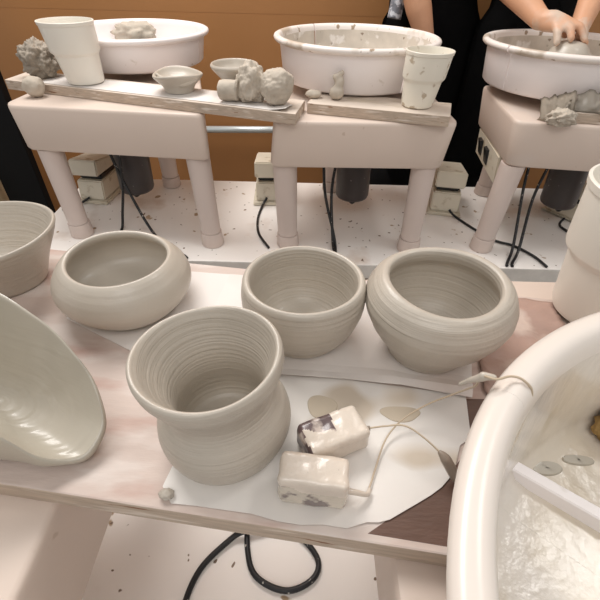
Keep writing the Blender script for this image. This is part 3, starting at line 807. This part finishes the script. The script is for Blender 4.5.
# ------------------------------------------------------------------ people
def person(label, hip, sh, x, arms, hands, head, legs, apron, clay_hands=False, sleeve=None):
    t = thing('person', label, 'person', (x, hip.y, -.5))
    neck = (sh[0]+sh[1])/2+Vector((0, 0, .05))
    bm = bmesh.new()
    chest = (sh[0]+sh[1])/2-Vector((0, 0, .12)); waist = hip+Vector((0, -.01, .17))
    def torso(bm, g):
        for sx in (-1, 1):
            o = Vector((sx*.055, 0, 0))
            capsule(bm, hip+o*1.2, .088+g, waist+o, .078+g, 18)
            capsule(bm, waist+o, .078+g, chest+o*1.1, .090+g, 18)
            capsule(bm, chest+o*1.1, .090+g, neck+o*.6-Vector((0, 0, .04)), .05+g, 18)
        capsule(bm, sh[0], .052+g, neck-Vector((0, 0, .02)), .05+g); capsule(bm, sh[1], .052+g, neck-Vector((0, 0, .02)), .05+g)
    torso(bm, 0)
    capsule(bm, neck-Vector((0, 0, .03)), .053, head-Vector((0, -.01, .06)), .05)
    ellipsoid(bm, head, (.074, .092, .112)); ellipsoid(bm, head+Vector((0, -.02, -.06)), (.055, .068, .055))
    capsule(bm, head+Vector((0, -.088, .005)), .009, head+Vector((0, -.103, -.025)), .013)
    capsule(bm, head+Vector((-.02, -.080, -.058)), .008, head+Vector((.02, -.080, -.058)), .008)
    for sx in (-1, 1):
        ellipsoid(bm, head+Vector((sx*.075, .005, -.012)), (.011, .018, .03))
    for S, E_, W in arms:
        capsule(bm, S, .050, E_, .043); capsule(bm, E_, .043, E_.lerp(W, .35), .043); capsule(bm, E_.lerp(W, .35), .043, W, .027)
    for chain in hands:
        for (p0, r0), (p1, r1) in zip(chain[:-1], chain[1:]): capsule(bm, p0, r0, p1, r1, 10)
    for K, A, T in legs:
        H = hip+Vector((.085 if K.x > x else -.085, 0, -.03))
        capsule(bm, H, .085, K, .055); capsule(bm, K, .055, K.lerp(A, .3), .054); capsule(bm, K.lerp(A, .3), .054, A, .035)
        capsule(bm, A+Vector((0, .02, -.03)), .038, T, .032)
    body = obj('body', remeshed(bm, .0055, 5), [M['skin'], M['skin_clay']], t)
    if clay_hands:
        for p in body.data.polygons:
            w = body.matrix_world @ p.center if False else p.center+body.location+t.location
            if any((w-Wr).length < .135 and w.y < Wr.y-.005 for _, _, Wr in arms): p.material_index = 1
    # black clothes: shirt with short sleeves, trousers
    bm = bmesh.new(); torso(bm, .014)
    for S, E_, W in arms: capsule(bm, S, .064, S.lerp(E_, .62), .060)
    obj('shirt', remeshed(bm, .009, 4), M['cloth'], t)
    bm = bmesh.new()
    for sx in (-1, 1): capsule(bm, hip+Vector((sx*.066, 0, .06)), .100, hip+Vector((sx*.07, 0, -.04)), .108, 18)
    for K, A, T in legs:
        H = hip+Vector((.085 if K.x > x else -.085, 0, -.03))
        capsule(bm, H, .106, K, .084); capsule(bm, K, .084, A, .072)
    obj('trousers', remeshed(bm, .009, 4), M['cloth'], t)
    for K, A, T in legs:
        bm = bmesh.new(); capsule(bm, A+Vector((0, .03, -.035)), .048, T, .042)
        for v in bm.verts: v.co.z = max(v.co.z, -.4995)
        obj('shoe', bm, M['cloth'], t)
    # apron
    ax0, ax1, az0, az1, ay = apron
    bm = bmesh.new(); n = 24; mm = 30; V = []
    for i in range(n+1):
        row = []
        for j in range(mm+1):
            u = i/n*2-1; z = az1+(az0-az1)*j/mm
            bib = min(1, .80+max(0, (waist.z+.06-z))*3)
            xx = (ax0+ax1)/2+u*(ax1-ax0)/2*bib
            yy = ay+.075*u*u+.012*math.sin(u*7+2)*max(0, (waist.z-z))*1.5+(.05*max(0, z-waist.z) if z > waist.z else 0)
            row.append(bm.verts.new((xx, yy, z)))
        V.append(row)
    for i in range(n):
        for j in range(mm): bm.faces.new((V[i][j], V[i+1][j], V[i+1][j+1], V[i][j+1]))
    bmesh.ops.solidify(bm, geom=list(bm.faces), thickness=.004)
    obj('apron', bm, M['cloth'], t)
    # hair and eyes
    bm = bmesh.new(); ellipsoid(bm, head+Vector((0, .022, .028)), (.084, .088, .104))
    obj('hair', bm, M['hair'], t)
    for sx in (-1, 1):
        bm = bmesh.new(); ellipsoid(bm, head+Vector((sx*.03, -.080, .008)), (.012, .010, .008), n=8); obj('eye', bm, M['eye'], t)
    if sleeve:
        bm = bmesh.new(); tube(bm, sleeve, .024, 14); obj('patterned_sleeve', bm, M['pattern'], t)
    return t
V3 = Vector
# person at the middle wheel
W = V3((.418, 1.685, .475))
person('person in black apron behind the middle wheel, bare arm hanging by the pan', V3((.455, 1.93, .36)), (V3((.335, 1.87, .83)), V3((.585, 1.93, .84))), .455,
       [(V3((.335, 1.87, .83)), V3((.345, 1.70, .64)), W), (V3((.585, 1.93, .84)), V3((.60, 2.00, .62)), V3((.48, 2.04, .50)))],
       [[(W, .025), (V3((.430, 1.675, .445)), .028), (V3((.432, 1.668, .415)), .026)],
        [(V3((.415, 1.665, .42)), .010), (V3((.412, 1.655, .385)), .009), (V3((.415, 1.660, .36)), .008)],
        [(V3((.428, 1.660, .415)), .010), (V3((.427, 1.650, .375)), .009), (V3((.428, 1.657, .348)), .008)],
        [(V3((.441, 1.662, .415)), .010), (V3((.442, 1.652, .378)), .009), (V3((.442, 1.660, .352)), .008)],
        [(V3((.452, 1.668, .418)), .009), (V3((.456, 1.662, .388)), .008), (V3((.455, 1.668, .368)), .007)],
        [(V3((.412, 1.672, .44)), .012), (V3((.398, 1.662, .415)), .010), (V3((.398, 1.655, .395)), .009)],
        [(V3((0.480, 2.040, 0.500)), .025), (V3((0.475, 2.015, 0.470)), .027), (V3((0.470, 2.005, 0.450)), .024)],
        [(V3((0.460, 2.000, 0.450)), .009), (V3((0.455, 1.990, 0.410)), .008)], [(V3((0.472, 1.997, 0.450)), .009), (V3((0.469, 1.987, 0.405)), .008)],
        [(V3((0.484, 2.000, 0.450)), .009), (V3((0.482, 1.990, 0.410)), .008)], [(V3((0.492, 2.007, 0.450)), .008), (V3((0.494, 2.000, 0.420)), .007)],
        [(V3((0.455, 2.020, 0.475)), .010), (V3((0.442, 2.008, 0.445)), .009)]],
       V3((.455, 1.86, 1.03)), [(V3((.38, 1.86, -.06)), V3((.375, 1.90, -.42)), V3((.36, 1.80, -.455))), (V3((.57, 1.86, -.06)), V3((.58, 1.90, -.42)), V3((.60, 1.80, -.455)))],
       (.275, .645, -.20, .80, 1.775),
       sleeve=[(.318, 1.80, .66), (.312, 1.775, .60), (.305, 1.765, .545)])
# person at the right wheel
W = V3((0.668, 1.445, 0.584))
WL = V3((0.800, 1.470, 0.561))
person('person in black behind the right wheel pressing wet clay by hand', V3((.82, 1.90, .36)), (V3((.675, 1.82, .80)), V3((.97, 1.82, .80))), .82,
       [(V3((.675, 1.82, .80)), V3((.575, 1.63, .690)), W), (V3((.97, 1.82, .80)), V3((.915, 1.66, .730)), WL)],
       [[(W, .024), (V3((0.690, 1.418, 0.589)), .024), (V3((0.708, 1.402, 0.586)), .020)], [(V3((0.680, 1.425, 0.578)), .022), (V3((0.695, 1.400, 0.578)), .020)],
        [(V3((0.692, 1.395, 0.578)), .013), (V3((0.690, 1.368, 0.564)), .0115), (V3((0.690, 1.352, 0.542)), .010)],
        [(V3((0.705, 1.390, 0.584)), .013), (V3((0.720, 1.364, 0.574)), .0115), (V3((0.722, 1.346, 0.553)), .010)],
        [(V3((0.718, 1.394, 0.588)), .013), (V3((0.748, 1.372, 0.578)), .0115), (V3((0.764, 1.354, 0.549)), .0095)],
        [(V3((0.722, 1.406, 0.588)), .013), (V3((0.757, 1.390, 0.574)), .0115), (V3((0.780, 1.372, 0.539)), .0095)],
        [(V3((0.690, 1.432, 0.576)), .014), (V3((0.718, 1.432, 0.564)), .012), (V3((0.738, 1.418, 0.552)), .010)],
        [(WL, .024), (V3((0.788, 1.435, 0.546)), .026), (V3((0.782, 1.420, 0.534)), .022)],
        [(V3((0.776, 1.415, 0.534)), .010), (V3((0.762, 1.400, 0.541)), .009), (V3((0.752, 1.392, 0.546)), .008)],
        [(V3((0.782, 1.405, 0.531)), .010), (V3((0.775, 1.392, 0.531)), .009), (V3((0.770, 1.380, 0.532)), .008)],
        [(V3((0.788, 1.405, 0.526)), .010), (V3((0.784, 1.388, 0.518)), .009), (V3((0.782, 1.375, 0.516)), .008)],
        [(V3((0.796, 1.412, 0.522)), .009), (V3((0.796, 1.395, 0.508)), .008), (V3((0.794, 1.385, 0.501)), .007)],
        [(V3((0.775, 1.440, 0.554)), .011), (V3((0.760, 1.425, 0.558)), .010), (V3((0.752, 1.412, 0.554)), .009)]],
       V3((.80, 1.74, .98)), [(V3((.75, 1.88, -.06)), V3((.745, 1.92, -.42)), V3((.735, 1.81, -.455))), (V3((.90, 1.88, -.06)), V3((.91, 1.92, -.42)), V3((.93, 1.81, -.455)))],
       (.612, .985, -.02, .74, 1.735), clay_hands=True)

# ------------------------------------------------------------------ light, camera, view
def area(name, loc, target, size, power, col=(1, .96, .9), sy=None):
    l = bpy.data.lights.new(name, 'AREA'); l.energy = power; l.size = size; l.color = col
    if sy: l.shape = 'RECTANGLE'; l.size_y = sy
    o = bpy.data.objects.new(name, l); COL.objects.link(o)
    o.location = loc; o.rotation_euler = (Vector(target)-Vector(loc)).to_track_quat('-Z', 'Y').to_euler()
    return o
area('ceiling_lamp_far', (-.6, 1.55, 2.2), (-.1, 1.0, .2), 1.5, 42, (1, .97, .94), .7)
area('ceiling_lamp_near', (-.05, -.9, 2.1), (-.05, .5, .2), 1.2, 10, (1, .97, .94), .7)
area('glint_light', (1.15, .75, 2.2), (.2, .2, .4), .4, 5, (1, .97, .94), .3)  # added light, placed so its reflection glints in the wet near pan
w = bpy.data.worlds.new('World'); SC.world = w; w.use_nodes = True
w.node_tree.nodes['Background'].inputs[0].default_value = (1, .98, .96, 1)
w.node_tree.nodes['Background'].inputs[1].default_value = .50

cam = bpy.data.cameras.new('Camera'); co = bpy.data.objects.new('Camera', cam); COL.objects.link(co)
cam.sensor_width = 36; cam.sensor_fit = 'HORIZONTAL'; cam.lens = 36*420/600; cam.clip_start = .01
d = math.radians(40); roll = math.radians(1.4)
fwd = Vector((0, math.cos(d), -math.sin(d))); r0 = Vector((1, 0, 0)); u0 = r0.cross(fwd)
rt = math.cos(roll)*r0+math.sin(roll)*u0; up = math.cos(roll)*u0-math.sin(roll)*r0
if rt.z < 0: rt = math.cos(roll)*r0-math.sin(roll)*u0; up = math.cos(roll)*u0+math.sin(roll)*r0
co.matrix_world = Matrix(((rt.x, up.x, -fwd.x, 0), (rt.y, up.y, -fwd.y, 0), (rt.z, up.z, -fwd.z, .73), (0, 0, 0, 1)))
SC.camera = co
vs = SC.view_settings
vs.view_transform = 'Standard'; vs.look = 'None'; vs.gamma = 1; vs.exposure = .08
try: vs.use_curve_mapping = False
except Exception: pass
